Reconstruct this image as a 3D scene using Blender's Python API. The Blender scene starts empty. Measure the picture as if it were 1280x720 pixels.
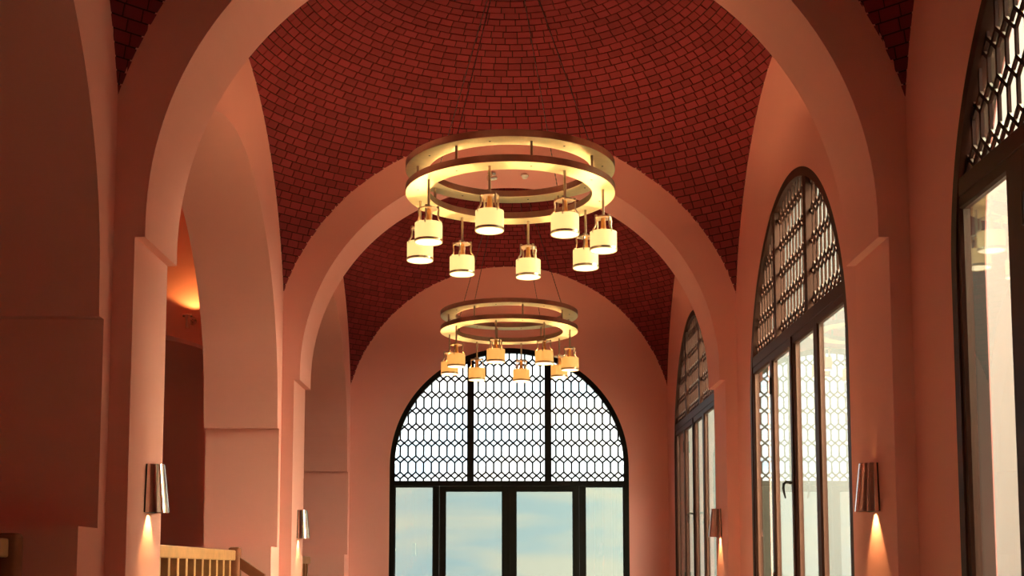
import bpy, bmesh, math, random
from mathutils import Vector, Matrix
random.seed(7)
PI = math.pi
SC = bpy.context.scene
COL = SC.collection

# ------------------------------------------------------------------ camera, sky, sun, exposure
EYE = 0.9                      # eye height above the floor; everything below is built relative to the eye, then lifted
cam_data = bpy.data.cameras.new('camera')
cam = bpy.data.objects.new('camera', cam_data)
COL.objects.link(cam)
cam_data.sensor_width = 36.0
cam_data.lens = 1559.86 / 1280 * 36
cam_data.shift_x = (640 - 633.72) / 1280
cam_data.shift_y = (567.72 - 360) / 1280
cam_data.clip_end = 2000
cam.location = (-0.033, 0, 0)
cam.rotation_euler = (PI / 2 + 0.0937, 0, 0)
SC.camera = cam
SC.view_settings.view_transform = 'Standard'
SC.view_settings.look = 'None'
SC.view_settings.gamma = 1
SC.view_settings.use_curve_mapping = False
SC.view_settings.exposure = 1.44
SKY = 5.0
SUN = 6.0
SUN_DIR = Vector((-0.66, 0.22, -0.72))
GLOW = 7.5                      # how much brighter the sky is around the sun

w = bpy.data.worlds.new('sky')
SC.world = w
w.use_nodes = True
nt = w.node_tree
nt.nodes.clear()
tc = nt.nodes.new('ShaderNodeTexCoord')
mp = nt.nodes.new('ShaderNodeMapping')
mp.inputs['Scale'].default_value = (5.0, 5.0, 26.0)
mp.inputs['Rotation'].default_value = (0, 0.22, 0)
nz = nt.nodes.new('ShaderNodeTexNoise')
nz.inputs['Scale'].default_value = 1.6
nz.inputs['Detail'].default_value = 6
nz.inputs['Roughness'].default_value = 0.55
nz.inputs['Distortion'].default_value = 0.5
cr = nt.nodes.new('ShaderNodeValToRGB')
cr.color_ramp.elements[0].position = 0.36
cr.color_ramp.elements[0].color = (0.62, 0.84, 0.96, 1)
cr.color_ramp.elements[1].position = 0.62
cr.color_ramp.elements[1].color = (1.0, 0.99, 0.89, 1)
bg = nt.nodes.new('ShaderNodeBackground')
bg.inputs['Strength'].default_value = SKY
wo = nt.nodes.new('ShaderNodeOutputWorld')
L = nt.links.new
L(tc.outputs['Generated'], mp.inputs['Vector']); L(mp.outputs['Vector'], nz.inputs['Vector'])
dt = nt.nodes.new('ShaderNodeVectorMath'); dt.operation = 'DOT_PRODUCT'
dt.inputs[1].default_value = Vector((0.90, 0.14, 0.41)).normalized()
cl = nt.nodes.new('ShaderNodeMath'); cl.operation = 'MAXIMUM'; cl.inputs[1].default_value = 0
pw = nt.nodes.new('ShaderNodeMath'); pw.operation = 'POWER'; pw.inputs[1].default_value = 2.5
ml = nt.nodes.new('ShaderNodeMath'); ml.operation = 'MULTIPLY'; ml.inputs[1].default_value = SKY * GLOW
b2 = nt.nodes.new('ShaderNodeBackground'); b2.inputs['Color'].default_value = (0.92, 1.0, 0.58, 1)
ad = nt.nodes.new('ShaderNodeAddShader')
L(tc.outputs['Generated'], dt.inputs[0]); L(dt.outputs['Value'], cl.inputs[0]); L(cl.outputs[0], pw.inputs[0]); L(pw.outputs[0], ml.inputs[0])
L(ml.outputs[0], b2.inputs['Strength']); L(bg.outputs[0], ad.inputs[0]); L(b2.outputs[0], ad.inputs[1])
L(nz.outputs['Fac'], cr.inputs['Fac']); L(cr.outputs['Color'], bg.inputs['Color']); L(ad.outputs[0], wo.inputs[0])

sun_data = bpy.data.lights.new('sun', 'SUN')
sun_data.energy = SUN
sun_data.color = (1.0, 0.98, 0.68)
sun_data.angle = 0.02
sun = bpy.data.objects.new('sun', sun_data)
COL.objects.link(sun)
sun.rotation_euler = SUN_DIR.to_track_quat('-Z', 'Y').to_euler()
sun.location = (-10, -20, 20)

SC.cycles.max_bounces = 12
SC.cycles.diffuse_bounces = 6
SC.cycles.glossy_bounces = 5
SC.cycles.transparent_max_bounces = 24
SC.cycles.sample_clamp_indirect = 6.0
SC.cycles.caustics_reflective = False
SC.cycles.caustics_refractive = False

# ------------------------------------------------------------------ materials
def mat(name, color, rough=0.5, metal=0.0, spec=0.5, noise=0.0, nscale=3.0, bump=0.0, bscale=60.0, aniso=0.0):
    m = bpy.data.materials.new(name)
    m.use_nodes = True
    n = m.node_tree.nodes
    l = m.node_tree.links
    b = n['Principled BSDF']
    b.inputs['Base Color'].default_value = (*color, 1)
    b.inputs['Roughness'].default_value = rough
    b.inputs['Metallic'].default_value = metal
    b.inputs['Specular IOR Level'].default_value = spec
    b.inputs['Anisotropic'].default_value = aniso
    t = n.new('ShaderNodeTexCoord')
    if noise:
        x = n.new('ShaderNodeTexNoise')
        x.inputs['Scale'].default_value = nscale
        x.inputs['Detail'].default_value = 5
        r = n.new('ShaderNodeMapRange')
        r.inputs['From Min'].default_value = 0.25
        r.inputs['From Max'].default_value = 0.75
        r.inputs['To Min'].default_value = 1 - noise
        r.inputs['To Max'].default_value = 1 + noise
        v = n.new('ShaderNodeMix')
        v.data_type = 'RGBA'
        v.blend_type = 'MULTIPLY'
        v.inputs['Factor'].default_value = 1
        v.inputs['A'].default_value = (*color, 1)
        l.new(t.outputs['Object'], x.inputs['Vector'])
        l.new(x.outputs['Fac'], r.inputs['Value'])
        l.new(r.outputs['Result'], v.inputs['B'])
        l.new(v.outputs['Result'], b.inputs['Base Color'])
    if bump:
        x = n.new('ShaderNodeTexNoise')
        x.inputs['Scale'].default_value = bscale
        x.inputs['Detail'].default_value = 4
        k = n.new('ShaderNodeBump')
        k.inputs['Strength'].default_value = bump
        k.inputs['Distance'].default_value = 0.01
        l.new(t.outputs['Object'], x.inputs['Vector'])
        l.new(x.outputs['Fac'], k.inputs['Height'])
        l.new(k.outputs['Normal'], b.inputs['Normal'])
    return m

def emit(name, color, strength):
    m = bpy.data.materials.new(name)
    m.use_nodes = True
    n = m.node_tree.nodes
    b = n['Principled BSDF']
    b.inputs['Base Color'].default_value = (0.45, 0.34, 0.20, 1)
    b.inputs['Roughness'].default_value = 0.7
    b.inputs['Emission Color'].default_value = (*color, 1)
    b.inputs['Emission Strength'].default_value = strength
    return m

def glass(name, tint):
    m = bpy.data.materials.new(name)
    m.use_nodes = True
    n = m.node_tree.nodes
    l = m.node_tree.links
    n.clear()
    o = n.new('ShaderNodeOutputMaterial')
    mx = n.new('ShaderNodeMixShader')
    tr = n.new('ShaderNodeBsdfTransparent')
    tr.inputs['Color'].default_value = (*tint, 1)
    gl = n.new('ShaderNodeBsdfGlossy')
    gl.inputs['Roughness'].default_value = 0.0
    lw = n.new('ShaderNodeLayerWeight')
    p = n.new('ShaderNodeMath'); p.operation = 'POWER'; p.inputs[1].default_value = 5
    a = n.new('ShaderNodeMath'); a.operation = 'MULTIPLY_ADD'; a.inputs[1].default_value = 0.96; a.inputs[2].default_value = 0.04
    l.new(lw.outputs['Facing'], p.inputs[0]); l.new(p.outputs[0], a.inputs[0])
    l.new(a.outputs[0], mx.inputs['Fac']); l.new(tr.outputs[0], mx.inputs[1]); l.new(gl.outputs[0], mx.inputs[2])
    l.new(mx.outputs[0], o.inputs['Surface'])
    return m

def film_mat(name):
    m = bpy.data.materials.new(name)
    m.use_nodes = True
    n = m.node_tree.nodes
    l = m.node_tree.links
    n.clear()
    o = n.new('ShaderNodeOutputMaterial')
    tr = n.new('ShaderNodeBsdfTransparent')
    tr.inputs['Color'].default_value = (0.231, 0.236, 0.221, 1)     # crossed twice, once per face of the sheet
    l.new(tr.outputs[0], o.inputs['Surface'])
    return m

def brick_mat(name):
    m = mat(name, (0.40, 0.062, 0.045), rough=0.85, spec=0.2, bump=0.25, bscale=40)
    n = m.node_tree.nodes
    l = m.node_tree.links
    b = n['Principled BSDF']
    g = n.new('ShaderNodeNewGeometry')
    c = n.new('ShaderNodeValToRGB')
    c.color_ramp.elements[0].color = (0.165, 0.017, 0.020, 1)
    c.color_ramp.elements[1].color = (0.225, 0.024, 0.028, 1)
    l.new(g.outputs['Random Per Island'], c.inputs['Fac'])
    l.new(c.outputs['Color'], b.inputs['Base Color'])
    return m

M = {}
M['plaster'] = mat('terracotta_plaster', (0.80, 0.33, 0.29), rough=0.9, spec=0.15, noise=0.025, nscale=1.2, bump=0.06, bscale=90)
M['brick'] = brick_mat('red_brick')
M['mortar'] = mat('dark_mortar', (0.04, 0.010, 0.008), rough=0.95, spec=0.1)
M['frame'] = mat('dark_brown_metal_frame', (0.055, 0.018, 0.012), rough=0.5, spec=0.12, noise=0.1, nscale=8)
M['glass'] = glass('clear_glass', (0.97, 0.975, 0.96))
M['film'] = film_mat('pale_window_film')
M['steel'] = mat('polished_steel', (0.80, 0.76, 0.70), rough=0.10, metal=1.0)
M['darksteel'] = mat('dark_steel', (0.10, 0.08, 0.07), rough=0.35, metal=1.0)
M['nickel'] = mat('brushed_nickel', (0.50, 0.40, 0.31), rough=0.30, metal=1.0, noise=0.08, nscale=20)
M['brass'] = mat('warm_brass', (0.80, 0.48, 0.20), rough=0.3, metal=1.0)
M['shade'] = emit('lit_cream_shade', (1.0, 0.63, 0.22), 0.46)
M['shade_far'] = emit('lit_amber_shade', (1.0, 0.42, 0.09), 0.36)
M['diffuser'] = emit('lit_diffuser', (1.0, 0.80, 0.48), 1.6)
M['bulb'] = emit('lit_lamp', (1.0, 0.62, 0.22), 6.0)
M['wood'] = mat('varnished_oak', (0.36, 0.14, 0.058), rough=0.32, spec=0.5, noise=0.25, nscale=9)
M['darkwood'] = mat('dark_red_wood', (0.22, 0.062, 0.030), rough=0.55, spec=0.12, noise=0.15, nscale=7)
M['cable'] = mat('steel_cable', (0.12, 0.09, 0.08), rough=0.4, metal=1.0)
M['cream'] = mat('cream_render', (0.172, 0.158, 0.124), rough=0.9, spec=0.1, noise=0.04, nscale=0.4)
M['pave'] = mat('pale_paving', (0.20, 0.18, 0.15), rough=0.9, spec=0.1, noise=0.08, nscale=0.6)
M['black'] = mat('black_metal_frame', (0.006, 0.004, 0.003), rough=0.5, spec=0.15)
M['glass_tint'] = glass('grey_tinted_glass', (0.47, 0.475, 0.48))
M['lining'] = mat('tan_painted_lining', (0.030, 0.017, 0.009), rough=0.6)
M['lamplit_gold'] = mat('lamplit_ring_gold', (0.92, 0.74, 0.42), rough=0.45, metal=0.55, noise=0.06, nscale=14)
M['stone'] = mat('stone_floor', (0.19, 0.155, 0.12), rough=0.45, spec=0.4, noise=0.1, nscale=2)
M['white'] = mat('white_plastic', (0.75, 0.70, 0.62), rough=0.5)

# ------------------------------------------------------------------ mesh helpers
def obj(name, bm, m, parent=None, smooth=False):
    bmesh.ops.recalc_face_normals(bm, faces=bm.faces[:])
    me = bpy.data.meshes.new(name)
    bm.to_mesh(me)
    bm.free()
    me.materials.append(m)
    if smooth:
        for p in me.polygons:
            p.use_smooth = True
        me.set_sharp_from_angle(angle=math.radians(38))
    o = bpy.data.objects.new(name, me)
    COL.objects.link(o)
    if parent:
        o.parent = parent
    return o

def tag(o, label=None, cat=None, group=None, kind=None):
    if label: o['label'] = label
    if cat: o['category'] = cat
    if group: o['group'] = group
    if kind: o['kind'] = kind
    return o

def empty(name, loc, rz=0.0):
    o = bpy.data.objects.new(name, None)
    o.empty_display_size = 0.2
    COL.objects.link(o)
    o.location = loc
    o.rotation_euler = (0, 0, rz)
    return o

def copy_tree(o, parent=None):
    c = o.copy()
    COL.objects.link(c)
    if parent: c.parent = parent
    for ch in o.children:
        copy_tree(ch, c)
    return c

def box(bm, x0, x1, y0, y1, z0, z1):
    vs = [bm.verts.new(p) for p in ((x0, y0, z0), (x1, y0, z0), (x1, y1, z0), (x0, y1, z0), (x0, y0, z1), (x1, y0, z1), (x1, y1, z1), (x0, y1, z1))]
    for f in ((0, 1, 2, 3), (7, 6, 5, 4), (0, 4, 5, 1), (1, 5, 6, 2), (2, 6, 7, 3), (3, 7, 4, 0)):
        bm.faces.new([vs[i] for i in f])
    return vs

def bevel(bm, width, seg=2):
    bmesh.ops.bevel(bm, geom=bm.edges[:], offset=width, segments=seg, affect='EDGES', profile=0.5)

def B(*a, bev=0.0, seg=2):
    bm = bmesh.new()
    box(bm, *a)
    if bev: bevel(bm, bev, seg)
    return bm

def prism(bm, pts, a0, a1, fn):
    """polygon pts (2D) extruded from a0 to a1; fn(u, v, a) -> xyz"""
    A = [bm.verts.new(fn(u, v, a0)) for u, v in pts]
    C = [bm.verts.new(fn(u, v, a1)) for u, v in pts]
    bm.faces.new(A)
    bm.faces.new(C[::-1])
    n = len(pts)
    for i in range(n):
        j = (i + 1) % n
        bm.faces.new((A[j], A[i], C[i], C[j]))

def lathe(bm, prof, seg=32, c=(0, 0, 0), closed=False):
    rings = []
    for r, z in prof:
        if r < 1e-6:
            rings.append([bm.verts.new((c[0], c[1], c[2] + z))])
        else:
            rings.append([bm.verts.new((c[0] + r * math.cos(2 * PI * k / seg), c[1] + r * math.sin(2 * PI * k / seg), c[2] + z)) for k in range(seg)])
    pairs = list(zip(rings, rings[1:]))
    if closed: pairs.append((rings[-1], rings[0]))
    for a, b in pairs:
        for k in range(seg):
            j = (k + 1) % seg
            if len(a) == 1 and len(b) == 1: continue
            if len(a) == 1: bm.faces.new((a[0], b[k], b[j]))
            elif len(b) == 1: bm.faces.new((a[k], b[0], a[j]))
            else: bm.faces.new((a[k], b[k], b[j], a[j]))

def tube(bm, pts, r, seg=8, cap=True):
    pts = [Vector(p) for p in pts]
    n = len(pts)
    rs = r if isinstance(r, (list, tuple)) else [r] * n
    prev = None
    up = Vector((0.13, 0.29, 0.95))
    for i, p in enumerate(pts):
        d = (pts[min(i + 1, n - 1)] - pts[max(i - 1, 0)]).normalized()
        if abs(d.dot(up)) > 0.95: u0 = Vector((1, 0.1, 0))
        else: u0 = up
        s = d.cross(u0).normalized()
        t = s.cross(d)
        ring = [bm.verts.new(p + (s * math.cos(2 * PI * k / seg) + t * math.sin(2 * PI * k / seg)) * rs[i]) for k in range(seg)]
        if prev:
            for k in range(seg):
                j = (k + 1) % seg
                bm.faces.new((prev[k], prev[j], ring[j], ring[k]))
        elif cap:
            bm.faces.new(ring[::-1])
        prev = ring
    if cap: bm.faces.new(prev)

def arc(cx, cz, r, a0, a1, n):
    return [(cx + r * math.cos(a0 + (a1 - a0) * i / n), cz + r * math.sin(a0 + (a1 - a0) * i / n)) for i in range(n + 1)]

# ------------------------------------------------------------------ the building: three domed bays, D = distance from the camera along +Y
FL = -EYE
W = 2.745                       # half width between the side walls
PX = 2.60                       # half width between the pilasters
XS = 2.53                       # half width of the arch above its impost
ZI = 2.298                      # impost
TOP = 7.2
BAYS = [(5.6, 2.79, 8.43), (12.08, 9.26, 14.89), (18.57, 15.72, 21.43)]
CROSS = [(1.96, 2.79), (8.43, 9.26), (14.89, 15.72)]
ZC, RD = 2.47, 4.03             # dome centre height and radius

def structure(o, label, cat):
    return tag(o, label, cat, kind='structure')

structure(obj('floor', B(-9.3, 3.0, -2.8, 22.0, FL - 0.15, FL), M['stone']), 'stone floor of the vaulted hall', 'floor')

# arcade wall on the left
def left_wall(dc, y0, y1, zs, r, hj, ov, name, label):
    zl = 1.69
    hb = 2.30
    p = [(y0, FL), (y0, TOP), (y1, TOP), (y1, FL), (dc + hb, FL), (dc + hb, 0.285), (dc + hj, 0.285), (dc + hj, zl), (dc + ov, zl)]
    a = arc(dc, zs, r, 0, PI, 56)
    p += [(y, z) for y, z in a if z > zl]
    p += [(dc - ov, zl), (dc - hj, zl), (dc - hj, 0.285), (dc - hb, 0.285), (dc - hb, FL)]
    bm = bmesh.new()
    prism(bm, p, -W, -W - 0.87, lambda u, v, a: (a, u, v))
    structure(obj(name, bm, M['plaster']), label, 'wall')

left_wall(5.6, 1.96, 8.845, 1.85, 2.565, 2.675, 2.575, 'wall_left_near', 'terracotta arcade wall at the far left of the nearest bay')
left_wall(12.08, 8.845, 15.305, 1.85, 2.55, 2.675, 2.57, 'wall_left_middle', 'terracotta arcade wall on the left under the large dome')
left_wall(18.57, 15.305, 21.43, 1.85, 2.55, 2.67, 2.57, 'wall_left_back', 'terracotta arcade wall on the left of the last bay')

# window walls on the right
WR, WZ = 2.06, 1.84
def right_wall(dc, y0, y1, name, label):
    p = [(y0, FL), (y0, TOP), (y1, TOP), (y1, FL), (dc + WR, FL)] + arc(dc, WZ, WR, 0, PI, 64) + [(dc - WR, FL)]
    bm = bmesh.new()
    prism(bm, p, W, W + 0.22, lambda u, v, a: (a, u, v))
    structure(obj(name, bm, M['plaster']), label, 'wall')
right_wall(5.6, 1.96, 8.845, 'wall_right_near', 'terracotta window wall on the right of the nearest bay')
right_wall(12.08, 8.845, 15.305, 'wall_right_middle', 'terracotta window wall on the right under the large dome')
right_wall(18.57, 15.305, 21.43, 'wall_right_back', 'terracotta window wall on the right of the last bay')

# end wall with the big arched window
bm = bmesh.new()
BC = 0.006
prism(bm, [(-W - 0.87, FL), (-W - 0.87, TOP), (W + 0.22, TOP), (W + 0.22, FL), (BC + WR, FL)] + arc(BC, 1.808, WR, 0, PI, 64) + [(BC - WR, FL)],
      21.43, 21.65, lambda u, v, a: (u, a, v))
structure(obj('wall_back', bm, M['plaster']), 'terracotta end wall around the big arched window', 'wall')

# cross arches on pilasters
for i, (y0, y1) in enumerate(CROSS):
    bm = bmesh.new()
    p = [(W, FL), (W, TOP), (-W, TOP), (-W, FL), (-PX, FL), (-PX, ZI), (-XS, ZI)]
    p += [(x, z) for x, z in arc(0, 2.40, XS, PI, 0, 72)]
    p += [(XS, ZI), (PX, ZI), (PX, FL)]
    prism(bm, p, y0, y1, lambda u, v, a: (u, a, v))
    structure(obj(['wall_behind_arch', 'wall_near_arch', 'wall_far_arch'][i], bm, M['plaster']),
              ['terracotta cross arch overhead, out of the picture', 'nearest round terracotta arch on pilasters', 'second round terracotta arch behind the front chandelier'][i], 'arch')

# the bay the camera stands in
structure(obj('wall_rear', B(-W - 0.87, W + 0.22, -2.72, -2.5, FL, TOP), M['plaster']), 'plain terracotta wall behind the viewer', 'wall')
structure(obj('wall_right_entry', B(W, W + 0.22, -2.5, 1.96, FL, TOP), M['plaster']), 'plain terracotta wall beside the viewer on the right', 'wall')
structure(obj('wall_left_entry', B(-W - 0.87, -W, -2.5, 1.96, FL, TOP), M['plaster']), 'plain terracotta wall beside the viewer on the left', 'wall')
structure(obj('ceiling', B(-W, W, -2.5, 1.96, 6.4, 6.6), M['plaster']), 'plain terracotta ceiling above the viewer', 'ceiling')

# brick domes: courses of single bricks standing proud of a dark mortar shell
def clip(bm, dc, a, y0, y1):
    for co, no in (((a, 0, 0), (1, 0, 0)), ((-a, 0, 0), (-1, 0, 0)), ((0, y0, 0), (0, -1, 0)), ((0, y1, 0), (0, 1, 0))):
        bmesh.ops.bisect_plane(bm, geom=bm.verts[:] + bm.edges[:] + bm.faces[:], plane_co=co, plane_no=no, clear_outer=True, dist=1e-5)

def dome(dc, y0, y1, name, label):
    rng = random.Random(int(dc * 10))
    def P(r, ph, th):
        return (r * math.cos(ph) * math.cos(th), dc + r * math.cos(ph) * math.sin(th), ZC + r * math.sin(ph))
    RM = RD + 0.010
    bm = bmesh.new()
    rows, seg = 60, 144
    prev = None
    ph0 = math.radians(9)
    for i in range(rows + 1):
        ph = ph0 + (PI / 2 - ph0) * i / rows
        ring = [bm.verts.new(P(RM, min(ph, PI / 2 - 1e-3), 2 * PI * k / seg)) for k in range(seg)]
        if prev:
            for k in range(seg):
                j = (k + 1) % seg
                bm.faces.new((prev[k], ring[k], ring[j], prev[j]))
        prev = ring
    clip(bm, dc, W + 0.03, y0 - 0.03, y1 + 0.03)
    o = obj(name, bm, M['mortar'], smooth=False)
    structure(o, label, 'ceiling')
    bm = bmesh.new()
    ch = 0.090 / RD
    jt = 0.012
    ph = math.radians(10.5)
    hy = max(y1 - dc, dc - y0) + 0.02
    while ph + ch < PI / 2 - 0.02:
        pa, pb = ph + jt / 2 / RD, ph + ch - jt / 2 / RD
        n = max(5, round(2 * PI * RD * math.cos(ph + ch / 2) / 0.156))
        off = rng.random() * 2 * PI
        wob = [rng.uniform(-0.10, 0.10) for _ in range(n)]
        for k in range(n):
            t0 = off + 2 * PI * (k + wob[k]) / n
            t1 = off + 2 * PI * (k + 1 + wob[(k + 1) % n]) / n
            tm = (t0 + t1) / 2
            cx, cy = RD * math.cos(ph) * math.cos(tm), RD * math.cos(ph) * math.sin(tm)
            if abs(cx) > W + 0.12 or abs(cy) > hy + 0.1: continue
            g = jt / 2 / (RD * math.cos(ph + ch / 2))
            t0 += g; t1 -= g
            d = rng.uniform(-0.003, 0.003)
            q = [bm.verts.new(P(RD + d, a, t)) for a, t in ((pa, t0), (pa, t1), (pb, t1), (pb, t0))]
            b = [bm.verts.new(P(RM + 0.001, a, t)) for a, t in ((pa, t0), (pa, t1), (pb, t1), (pb, t0))]
            bm.faces.new(q)
            for e in range(4):
                f = (e + 1) % 4
                bm.faces.new((q[f], q[e], b[e], b[f]))
        ph += ch
    clip(bm, dc, W + 0.03, y0 - 0.03, y1 + 0.03)
    obj('brick_course', bm, M['brick'], o)

dome(5.6, 2.79, 8.43, 'ceiling_dome_near', 'red brick sail dome of the nearest bay')
dome(12.08, 9.26, 14.89, 'ceiling_dome_middle', 'large red brick sail dome above the front chandelier')
dome(18.57, 15.72, 21.43, 'ceiling_dome_back', 'red brick sail dome of the last bay above the rear chandelier')
# roof over the vaults
structure(obj('ceiling_roof', B(-9.3, W + 0.22, -2.72, 21.65, TOP, TOP + 0.2), M['plaster']), 'flat roof above the vaults', 'roof')

# side aisle behind the arcade
structure(obj('wall_aisle_outer', B(-9.3, -9.1, -2.72, 24.0, FL, TOP), M['plaster']), 'outer wall of the dark side aisle', 'wall')
structure(obj('ceiling_aisle', B(-9.1, -W - 0.87, -2.72, 24.0, 4.75, 4.95), M['plaster']), 'ceiling of the side aisle', 'ceiling')
structure(obj('wall_aisle_rear', B(-9.1, -W - 0.87, -2.72, -2.5, FL, 4.75), M['plaster']), 'rear wall of the side aisle', 'wall')
structure(obj('wall_aisle_end', B(-9.1, -W - 0.87, 23.8, 24.0, FL, 4.75), M['plaster']), 'far end wall of the side aisle', 'wall')
structure(obj('wall_aisle_inner', B(-W - 0.87, -W - 0.65, 21.65, 24.0, FL, 4.75), M['plaster']), 'inner wall at the end of the aisle', 'wall')
bm = bmesh.new()
AX0, AX1 = -5.9, -3.93
ac = (AX0 + AX1) / 2
rr = 2.55
az = 3.05 - math.sqrt(rr * rr - 0)
aa = math.acos((AX1 - ac) / rr)
prism(bm, [(-3.615, FL), (-3.615, 4.75), (-9.1, 4.75), (-9.1, FL), (AX0, FL)] + arc(ac, 3.075 - rr, rr, PI - aa, aa, 20) + [(AX1, FL)], 15.8, 16.3, lambda u, v, a: (u, a, v))
structure(obj('wall_aisle_cross', bm, M['plaster']), 'aisle cross wall with a shallow arched doorway, glimpsed through the left arch', 'wall')

# ------------------------------------------------------------------ windows
def clip_seg(p, q, x0, x1, z0, cx, cz, r):
    """clip a segment to a rectangle side range, a sill and a circle"""
    t0, t1 = 0.0, 1.0
    dx, dz = q[0] - p[0], q[1] - p[1]
    for a, b in ((-dx, p[0] - x0), (dx, x1 - p[0]), (-dz, p[1] - z0)):
        if abs(a) < 1e-9:
            if b < 0: return None
        else:
            t = b / a
            if a < 0: t0 = max(t0, t)
            else: t1 = min(t1, t)
    if p[1] > cz or q[1] > cz:
        A = dx * dx + dz * dz
        Bq = 2 * ((p[0] - cx) * dx + (p[1] - cz) * dz)
        C = (p[0] - cx) ** 2 + (p[1] - cz) ** 2 - r * r
        D = Bq * Bq - 4 * A * C
        if D <= 0: return None
        s = math.sqrt(D)
        t0 = max(t0, (-Bq - s) / 2 / A)
        t1 = min(t1, (-Bq + s) / 2 / A)
    if t1 - t0 < 1e-4: return None
    return (p[0] + dx * t0, p[1] + dz * t0), (p[0] + dx * t1, p[1] + dz * t1)

def bar(bm, a, b, wd, v0, v1):
    d = Vector((b[0] - a[0], b[1] - a[1]))
    if d.length < 1e-4: return
    d.normalize()
    n = Vector((-d.y, d.x)) * wd / 2
    e = d * wd * 0.25
    A = Vector(a) - e
    Bv = Vector(b) + e
    pts = [A + n, A - n, Bv - n, Bv + n]
    prism(bm, [(p.x, p.y) for p in pts], v0, v1, lambda u, v, t: (u, t, v))

def lattice(x0, x1, z0, cz, r, wd):
    """vertical bars that fork into small diamonds, set out from the sill of the lunette"""
    bm = bmesh.new()
    cw, rh, dh = 0.1345, 0.281, 0.058
    n = int(2.4 / cw) + 1
    for row in range(0, 9):
        zr = z0 + 0.094 + row * rh
        for k in range(-n, n + 1):
            xk = k * cw
            segs = [((xk, zr + dh), (xk, zr + rh - dh))]
            if row == 0: segs.append(((xk, z0 - 0.01), (xk, zr - dh)))
            for s in (-1, 1):
                segs.append(((xk, zr + dh), (xk + s * cw / 2, zr)))
                segs.append(((xk, zr - dh), (xk + s * cw / 2, zr)))
            for p, q in segs:
                c = clip_seg(p, q, x0, x1, z0 - 0.01, 0, cz, r)
                if c: bar(bm, c[0], c[1], wd, 0.040, 0.058)
    return bm

def lunette_poly(x0, x1, z0, cz, r):
    n = 24
    pts = [(x0, z0), (x1, z0)]
    for i in range(n + 1):
        x = x1 + (x0 - x1) * i / n
        z = cz + math.sqrt(max(r * r - x * x, 0))
        if z > z0 + 0.002: pts.append((x, z))
    return pts

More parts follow.
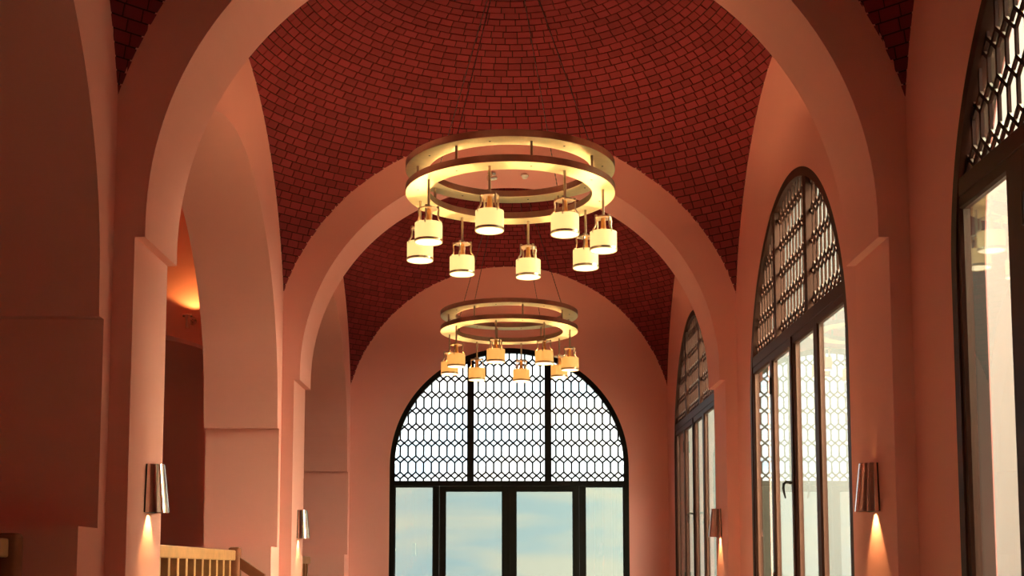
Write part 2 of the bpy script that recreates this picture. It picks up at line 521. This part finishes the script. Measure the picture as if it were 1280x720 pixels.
def window(name, loc, rz, cz, zt0, zt1, leaves, label, lat=0.024, film=False, handle_leaf=None, fm='frame', lg='glass'):
    """local x along the wall, local y outwards, local z up"""
    root = empty(name, loc, rz)
    structure(root, label, 'window')
    fw, fd = 0.085, 0.10
    Y = lambda u, v, a: (u, a, v)
    bm = bmesh.new()
    outer = [(WR, FL)] + arc(0, cz, WR, 0, PI, 64) + [(-WR, FL)]
    inner = [(-WR + fw, FL)] + arc(0, cz, WR - fw, PI, 0, 64) + [(WR - fw, FL)]
    prism(bm, outer + inner, 0.0, fd, Y)
    obj('frame', bm, M[fm], root)
    ri = WR - fw
    xi = math.sqrt(max(ri * ri - max(zt1 - cz, 0) ** 2, 0))
    bm = bmesh.new()
    o2 = [(WR, FL)] + arc(0, cz, WR, 0, PI, 64) + [(-WR, FL)]
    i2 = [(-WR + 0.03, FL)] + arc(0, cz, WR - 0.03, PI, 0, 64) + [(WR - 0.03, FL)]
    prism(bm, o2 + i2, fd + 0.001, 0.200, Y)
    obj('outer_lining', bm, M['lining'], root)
    obj('transom', B(-xi - 0.02, xi + 0.02, 0.004, 0.094, zt0, zt1, bev=0.006), M[fm], root)
    mx = 0.67
    for s in (-1, 1):
        ztop = cz + math.sqrt(ri * ri - (mx - 0.06) ** 2)
        obj('mullion', B(s * mx - 0.058, s * mx + 0.058, 0.002, 0.092, zt1, ztop - 0.005), M[fm], root)
    for x0, x1 in ((-ri, -mx - 0.058), (-mx + 0.058, mx - 0.058), (mx + 0.058, ri)):
        la = obj('lattice', lattice(x0, x1, zt1, cz, ri + 0.005, lat), M[fm], root)
        bm = bmesh.new()
        prism(bm, lunette_poly(x0, x1, zt1, cz, ri), 0.066, 0.071, Y)
        obj('pane', bm, M[lg], la)
    obj('cover_strip', B(-0.022, 0.022, -0.004, 0.0115, FL + 0.012, zt0 - 0.004, bev=0.003), M[fm], root)
    for i, (u0, u1, sl, sr, top) in enumerate(leaves):
        zb = FL + 0.01
        zt = zt0 - 0.003
        bm = bmesh.new()
        o_ = [(u0, zb), (u1, zb), (u1, zt), (u0, zt)]
        i_ = [(u0 + sl, zb + 0.12), (u1 - sr, zb + 0.12), (u1 - sr, zt - top), (u0 + sl, zt - top)]
        for v0, v1 in ((0.012, 0.078),):
            a = [bm.verts.new((x, v0, z)) for x, z in o_]
            b = [bm.verts.new((x, v0, z)) for x, z in i_]
            c = [bm.verts.new((x, v1, z)) for x, z in o_]
            d = [bm.verts.new((x, v1, z)) for x, z in i_]
            e = [bm.verts.new((x + (0.012 if k in (0, 3) else -0.012), v0 + 0.02, z + (0.012 if k < 2 else -0.012))) for k, (x, z) in enumerate(i_)]
            for k in range(4):
                j = (k + 1) % 4
                bm.faces.new((a[k], a[j], b[j], b[k]))
                bm.faces.new((b[k], b[j], e[j], e[k]))
                bm.faces.new((e[k], e[j], d[j], d[k]))
                bm.faces.new((d[k], d[j], c[j], c[k]))
                bm.faces.new((c[k], c[j], a[j], a[k]))
        lf = obj('leaf', bm, M[fm], root)
        g0, g1 = u0 + sl - 0.004, u1 - sr + 0.004
        obj('pane', B(g0, g1, 0.044, 0.050, zb + 0.116, zt - top + 0.004), M['glass'], lf)
        if film:
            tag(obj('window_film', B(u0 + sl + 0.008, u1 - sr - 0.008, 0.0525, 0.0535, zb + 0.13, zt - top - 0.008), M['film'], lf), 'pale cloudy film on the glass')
        if handle_leaf and i in handle_leaf:
            ux, hz = handle_leaf[i]
            bm = bmesh.new()
            box(bm, ux - 0.016, ux + 0.016, 0.002, 0.014, hz - 0.10, hz + 0.10)
            bevel(bm, 0.004, 1)
            tube(bm, [(ux, 0.006, hz), (ux, -0.05, hz + 0.012), (ux, -0.075, hz - 0.005), (ux, -0.082, hz - 0.05), (ux, -0.074, hz - 0.10), (ux, -0.062, hz - 0.15)], [0.018, 0.017, 0.016, 0.013, 0.011, 0.008], 10)
            obj('handle', bm, M['darksteel'], lf, True)
            if True:
                bm = bmesh.new()
                for hz2 in (1.95, -0.1):
                    tube(bm, [(u0 + 0.01, 0.004, hz2 - 0.09), (u0 + 0.01, 0.004, hz2 + 0.09)], 0.012, 10)
                obj('hinge', bm, M['darksteel'], lf, True)
    return root

SIDE = [(-1.972, -0.985, 0.055, 0.050, 0.06), (-0.982, -0.002, 0.045, 0.115, 0.075), (0.002, 0.922, 0.070, 0.065, 0.075), (0.925, 1.972, 0.060, 0.050, 0.06)]
SIDE_NEAR = [(-1.972, -0.985, 0.050, 0.215, 0.06)] + SIDE[1:]
for n, dc, lab in ((1, 5.6, 'arched lattice window nearest on the right, cut by the picture edge'),
                   (2, 12.08, 'arched lattice window on the right under the large dome'),
                   (3, 18.57, 'arched lattice window farthest on the right, half behind the second arch')):
    window('window_%d' % n, (W, dc, 0), -PI / 2, WZ, 2.295, 2.41, SIDE_NEAR if n == 1 else SIDE, lab, handle_leaf={1: (-0.075, 0.86)})
BACK = [(-1.974, -1.203, 0.010, 0.105, 0.012), (-1.200, -0.002, 0.103, 0.115, 0.085), (0.002, 1.200, 0.115, 0.103, 0.085), (1.203, 1.974, 0.105, 0.010, 0.012)]
window('window_4', (BC, 21.43, 0), 0, 1.808, 1.465, 1.555, BACK, 'big arched lattice window in the end wall', lat=0.030, film=True, fm='black', lg='glass_tint')

# ------------------------------------------------------------------ chandeliers
def chandelier(loc, apex, shade_mat, label, power):
    root = empty('chandelier', loc)
    tag(root, label, 'chandelier', 'ring chandeliers under the domes')
    R0, R1, H = 0.81, 1.036, 0.064
    for nm, z, ph in (('lower_ring', 0.0, 12), ('upper_ring', 0.235, -12)):
        bm = bmesh.new()
        lathe(bm, [(R0, 0.0), (R1, 0.0), (R1, H), (R1 - 0.006, H), (R1 - 0.006, 0.006), (R0 + 0.006, 0.006), (R0 + 0.006, H), (R0, H)], 128, (0, 0, z), closed=True)
        rg = obj(nm, bm, M['nickel'], root, True)
        bm = bmesh.new()
        lathe(bm, [(R0 + 0.002, -0.0025), (R1 - 0.002, -0.0025), (R1 - 0.002, -0.0002), (R0 + 0.002, -0.0002)], 128, (0, 0, z), closed=True)
        obj('lamplit_underside', bm, M['lamplit_gold'], rg, True)  # brighter gold skin puts the pendants' lamplight into the ring's underside colour
        for k in range(8):
            a = math.radians(-90 + ph + 45 * k)
            bm = bmesh.new()
            lathe(bm, [(0, -0.008), (0.009, -0.005), (0.011, 0.0), (0, 0.0)], 10, (0.92 * math.cos(a), 0.92 * math.sin(a), z))
            obj('screw', bm, M['darksteel'], rg)
    for k in range(8):
        a = math.radians(-90 + 12 + 45 * k)
        bm = bmesh.new()
        tube(bm, [(0.925 * math.cos(a), 0.925 * math.sin(a), 0.006), (0.925 * math.cos(a), 0.925 * math.sin(a), 0.235)], 0.013, 10)
        obj('spacer', bm, M['nickel'], root, True)
    ap = apex - loc[2]
    for k in range(4):
        a = math.radians(-90 - 33 + 90 * k)
        p0 = Vector((0.925 * math.cos(a), 0.925 * math.sin(a), 0.24))
        p1 = Vector((0.05 * math.cos(a), 0.05 * math.sin(a), ap - 0.06))
        bm = bmesh.new()
        tube(bm, [p0, p0 + Vector((0, 0, 0.06))], 0.010, 8)
        n = 60
        pts, rs = [], []
        s = p0 + Vector((0, 0, 0.06))
        for i in range(n * 2 + 1):
            pts.append(s.lerp(p1, i / (n * 2)))
            rs.append(0.0065 if i % 2 else 0.0028)
        tube(bm, pts, rs, 6)
        obj('suspension_chain', bm, M['cable'], root)
    bm = bmesh.new()
    lathe(bm, [(0, ap - 0.10), (0.04, ap - 0.10), (0.10, ap - 0.05), (0.11, ap - 0.012), (0, ap - 0.012)], 28)
    obj('ceiling_canopy', bm, M['nickel'], root, True)
    # one pendant, then copies round the ring
    def build(a):
        x, y = 0.925 * math.cos(a), 0.925 * math.sin(a)
        zc = -0.43                      # top edge of the shade
        rs = 0.131
        bm = bmesh.new()
        tube(bm, [(x, y, 0.02), (x, y, zc + 0.15)], 0.0125, 10)
        lathe(bm, [(0, 0.17), (0.03, 0.17), (0.03, 0.155), (0.085, 0.150), (0.085, 0.138), (0, 0.138)], 20, (x, y, zc))
        pe = obj('pendant', bm, M['nickel'], root, True)
        bm = bmesh.new()
        lathe(bm, [(rs, 0.0), (rs * 1.0, -0.185), (rs - 0.006, -0.185), (rs - 0.006, 0.0)], 32, (x, y, zc), closed=True)
        obj('lamp_shade', bm, shade_mat, pe, True)
        bm = bmesh.new()
        lathe(bm, [(rs + 0.001, -0.158), (rs + 0.004, -0.158), (rs + 0.004, -0.178), (rs + 0.001, -0.178)], 32, (x, y, zc), closed=True)
        obj('shade_band', bm, M['nickel'], pe, True)
        bm = bmesh.new()
        lathe(bm, [(0, -0.172), (rs - 0.008, -0.172), (rs - 0.008, -0.178), (0, -0.178)], 28, (x, y, zc))
        obj('diffuser', bm, M['diffuser'], pe)
        bm = bmesh.new()
        lathe(bm, [(0, 0.138), (0.022, 0.138), (0.026, 0.06), (0.040, 0.0), (0.040, -0.03), (0, -0.03)], 20, (x, y, zc))
        obj('lamp_holder', bm, M['brass'], pe, True)
        for q in range(4):
            b = a + PI / 4 + q * PI / 2
            cx, sx = math.cos(b), math.sin(b)
            bm = bmesh.new()
            tube(bm, [(x + cx * r, y + sx * r, zc + z) for r, z in ((0.075, 0.142), (0.092, 0.146), (0.098, 0.125), (0.092, 0.085), (0.098, 0.045), (0.122, 0.012), (0.126, -0.02))], 0.0095, 8)
            lathe(bm, [(0, 0.165), (0.013, 0.160), (0.014, 0.135), (0, 0.13)], 10, (x + cx * 0.090, y + sx * 0.090, zc))
            obj('arm', bm, M['nickel'], pe, True)
        ld = bpy.data.lights.new('pendant_lamp', 'POINT')
        ld.energy = power
        ld.color = (1.0, 0.66, 0.30)
        ld.shadow_soft_size = 0.05
        lo = bpy.data.objects.new('pendant_lamp', ld)
        COL.objects.link(lo)
        lo.parent = pe
        lo.location = (x, y, zc - 0.06)
    for k in range(8):
        build(math.radians(-90 - 12 + 45 * k))
    return root

chandelier((0, 12.08, 3.714), ZC + RD, M['shade'], 'larger looking front chandelier, two nickel rings with eight cream lit pendant shades', 24.0)
chandelier((0, 18.57, 3.595), ZC + RD, M['shade_far'], 'smaller looking rear chandelier with amber shades hanging before the big end window', 17.0)

# ------------------------------------------------------------------ wall sconces
def sconce(loc, rz, label):
    root = empty('wall_sconce', loc, rz)            # local +x points off the wall, origin at the lower edge on the wall
    tag(root, label, 'wall lamp', 'steel wall sconces on the pilasters')
    H = 0.345
    bm = bmesh.new()
    n = 28
    prof = lambda t: (0.147 + (0.107 - 0.147) * t, 0.118 + (0.090 - 0.118) * t)
    rows = []
    for inset in (0.0, 0.004):
        for t in (0.0, 1.0):
            px, py = prof(t)
            px -= inset; py -= inset
            rows.append([bm.verts.new((0.012 + (px - 0.012) * math.sin(PI * k / n) ** 0.8, -py * math.cos(PI * k / n), H * t)) for k in range(n + 1)])
    a, b, c, d = rows
    for k in range(n):
        bm.faces.new((a[k], a[k + 1], b[k + 1], b[k]))
        bm.faces.new((c[k + 1], c[k], d[k], d[k + 1]))
        bm.faces.new((a[k + 1], a[k], c[k], c[k + 1]))
        bm.faces.new((b[k], b[k + 1], d[k + 1], d[k]))
    for k in (0, n):
        bm.faces.new((a[k], b[k], d[k], c[k]))
    obj('lamp_shade', bm, M['steel'], root, True)
    bm = bmesh.new()
    box(bm, 0.0, 0.012, -0.085, 0.085, 0.0, H)
    for v in bm.verts:
        if v.co.z < 0.1: v.co.y *= 1.3
    obj('back_plate', bm, M['darksteel'], root)
    bm = bmesh.new()
    box(bm, 0.012, 0.085, -0.05, 0.05, 0.13, 0.20)
    bevel(bm, 0.008)
    obj('lamp_housing', bm, M['darksteel'], root)
    for nm, z, dirn, e, ang, rad in (('down_lamp', 0.045, (-0.06, 0, -1), 15.0, 74, 0.012), ('up_lamp', 0.235, (-0.05, 0, 1), 0.7, 36, 0.012)):
        ld = bpy.data.lights.new(nm, 'SPOT')
        ld.energy = e
        ld.color = (1.0, 0.66, 0.22)
        ld.spot_size = math.radians(ang)
        ld.spot_blend = 0.5
        ld.shadow_soft_size = rad
        lo = bpy.data.objects.new(nm, ld)
        COL.objects.link(lo)
        lo.parent = root
        lo.location = (0.045, 0, z)
        lo.rotation_euler = Vector(dirn).to_track_quat('-Z', 'Y').to_euler()
    return root

sconce((-PX, 8.93, 0.418), 0, 'steel sconce on the near left pilaster')
sconce((-PX, 15.37, 0.405), 0, 'steel sconce on the far left pilaster')
sconce((PX, 8.91, 0.425), PI, 'steel sconce on the near right pilaster')
sconce((PX, 15.43, 0.425), PI, 'steel sconce on the far right pilaster')

# ------------------------------------------------------------------ balustrades in the left arches
def balustrade(y0, y1, x, label, newel=True, rail_shadow=False, step=0.31, zt=0.235, m=None):
    m = m or M['wood']
    root = empty('balustrade', (x, (y0 + y1) / 2, FL))
    tag(root, label, 'balustrade', 'wooden balustrades between the left piers')
    oy = (y0 + y1) / 2
    T_ = lambda z: z - FL
    obj('handrail', B(-0.045, 0.045, y0 - oy, y1 - oy, T_(zt - 0.115), T_(zt), bev=0.012), m, root)
    obj('bottom_rail', B(-0.03, 0.03, y0 - oy, y1 - oy, 0.08, 0.15, bev=0.008), m, root)
    y = y1 - 0.22
    while y > y0 + 0.05:
        obj('baluster', B(-0.035, 0.035, y - oy - 0.035, y - oy + 0.035, 0.14, T_(zt - 0.112), bev=0.005), m, root)
        y -= step
    if newel:
        bm = B(-0.045, 0.085, y1 - oy - 0.005, y1 - oy + 0.14, 0.0, T_(zt + 0.035), bev=0.03, seg=3)
        tag(obj('newel_post', bm, M['darkwood'], root, True), 'dark red newel post')
    if rail_shadow:  # dark sloping strip, modelled in place of a diagonal shadow on the pier block
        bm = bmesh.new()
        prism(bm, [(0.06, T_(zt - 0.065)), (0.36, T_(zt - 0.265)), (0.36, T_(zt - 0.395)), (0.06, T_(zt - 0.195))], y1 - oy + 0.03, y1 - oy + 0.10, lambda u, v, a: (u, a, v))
        tag(obj('shadow_rail', bm, M['darkwood'], root), 'dark red sloping strip standing in for a diagonal shadow')
    return root
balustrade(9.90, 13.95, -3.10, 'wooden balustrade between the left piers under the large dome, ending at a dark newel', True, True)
balustrade(16.3, 19.9, -3.20, 'small wooden balustrade seen low beyond the far left pilaster', False, False, 0.22, 0.235, M['wood'])
balustrade(3.4, 7.62, -3.11, 'reddish brown wooden balustrade cut off at the bottom left picture corner', True, False, 0.31, 0.20)

# ------------------------------------------------------------------ small fittings
root = empty('spotlight', (-4.07, 15.8, 3.20))
tag(root, 'small steel spotlight on the aisle wall with a warm glow above it', 'spotlight')
bm = bmesh.new()
lathe(bm, [(0, -0.012), (0.05, -0.010), (0.055, 0.0), (0, 0.0)], 20)
bmesh.ops.rotate(bm, verts=bm.verts[:], cent=(0, 0, 0), matrix=Matrix.Rotation(-PI / 2, 3, 'X'))
obj('wall_plate', bm, M['steel'], root, True)
bm = bmesh.new()
tube(bm, [(0, 0, 0), (0, -0.12, 0.0), (-0.03, -0.14, 0.03)], 0.012, 8)
tube(bm, [(-0.09, -0.14, 0.045), (0.03, -0.14, 0.045)], 0.020, 10)
obj('arm', bm, M['steel'], root, True)
bm = bmesh.new()
lathe(bm, [(0, -0.12), (0.030, -0.12), (0.034, 0.0), (0.045, 0.05), (0.040, 0.05), (0.028, 0.0), (0, 0.0)], 18, (-0.03, -0.14, 0.0))
obj('lamp_head', bm, M['steel'], root, True)
ld = bpy.data.lights.new('up_lamp', 'SPOT')
ld.energy = 8
ld.color = (1.0, 0.50, 0.12)
ld.spot_size = math.radians(125)
ld.spot_blend = 0.35
ld.shadow_soft_size = 0.02
lo = bpy.data.objects.new('up_lamp', ld)
COL.objects.link(lo)
lo.parent = root
lo.location = (0.04, -0.20, 0.07)
lo.rotation_euler = Vector((0.0, 0.1, 1)).to_track_quat('-Z', 'Y').to_euler()

def soffit_fitting(x, y, name, label, cat, kind):
    z = 2.40 + math.sqrt(XS * XS - x * x)
    root = empty(name, (x, y, z))
    tag(root, label, cat)
    bm = bmesh.new()
    lathe(bm, [(0, -0.02), (0.05, -0.018), (0.055, 0.004), (0, 0.004)], 20)
    obj('base', bm, M['steel'], root, True)
    bm = bmesh.new()
    if kind == 'spot':
        tube(bm, [(0, 0, -0.015), (0, 0, -0.07)], 0.012, 8)
        tube(bm, [(-0.05, -0.02, -0.085), (0.05, 0.02, -0.06)], 0.034, 14)
        obj('lamp_head', bm, M['steel'], root, True)
    else:
        lathe(bm, [(0, -0.055), (0.03, -0.05), (0.045, -0.018), (0, -0.015)], 20)
        obj('sensor_dome', bm, M['white'], root, True)
soffit_fitting(-0.22, 15.05, 'spotlight', 'tiny steel spotlight under the second arch, left of its crown', 'spotlight', 'spot')
soffit_fitting(0.19, 15.15, 'smoke_detector', 'tiny pale smoke detector under the second arch, right of its crown', 'smoke detector', 'det')

# ------------------------------------------------------------------ outside
structure(obj('ground', B(-160, 160, -120, 260, FL - 0.6, FL - 0.2), M['pave']), 'pale paved ground outside', 'ground')
def building(x0, x1, y0, y1, h, label, kind=None):
    root = empty('building', ((x0 + x1) / 2, (y0 + y1) / 2, FL - 0.2))
    tag(root, label, 'building', kind=kind)
    hx, hy = (x1 - x0) / 2, (y1 - y0) / 2
    obj('wall', B(-hx, hx, -hy, hy, 0, h), M['cream'], root)
    obj('coping', B(-hx - 0.15, hx + 0.15, -hy - 0.15, hy + 0.15, h, h + 0.35, bev=0.04), M['cream'], root)
building(8.0, 18.0, 15.6, 70.0, 12.0, 'cream building seen through the right windows')
root = empty('sky_blocking_wall', (10.2, 11.3, FL - 0.2))  # unseen wall, added to keep low sky light off the upper plaster
tag(root, 'unseen cream wall between the two cream buildings, added to block low sky light', 'wall', kind='structure')
obj('wall', B(-0.15, 0.15, -4.25, 4.25, 0, 3.2), M['cream'], root)
obj('coping', B(-0.22, 0.22, -4.26, 4.26, 3.2, 3.3, bev=0.02), M['cream'], root)
building(6.0, 16.0, -14.0, 7.0, 9.0, 'unseen cream building beside the nearest window, added to shade it', 'structure')  # unseen building, placed to keep daylight out of the nearest bay

# ------------------------------------------------------------------ lift everything from eye level to the floor
for o in SC.objects:
    if o.parent is None:
        o.location.z += EYE
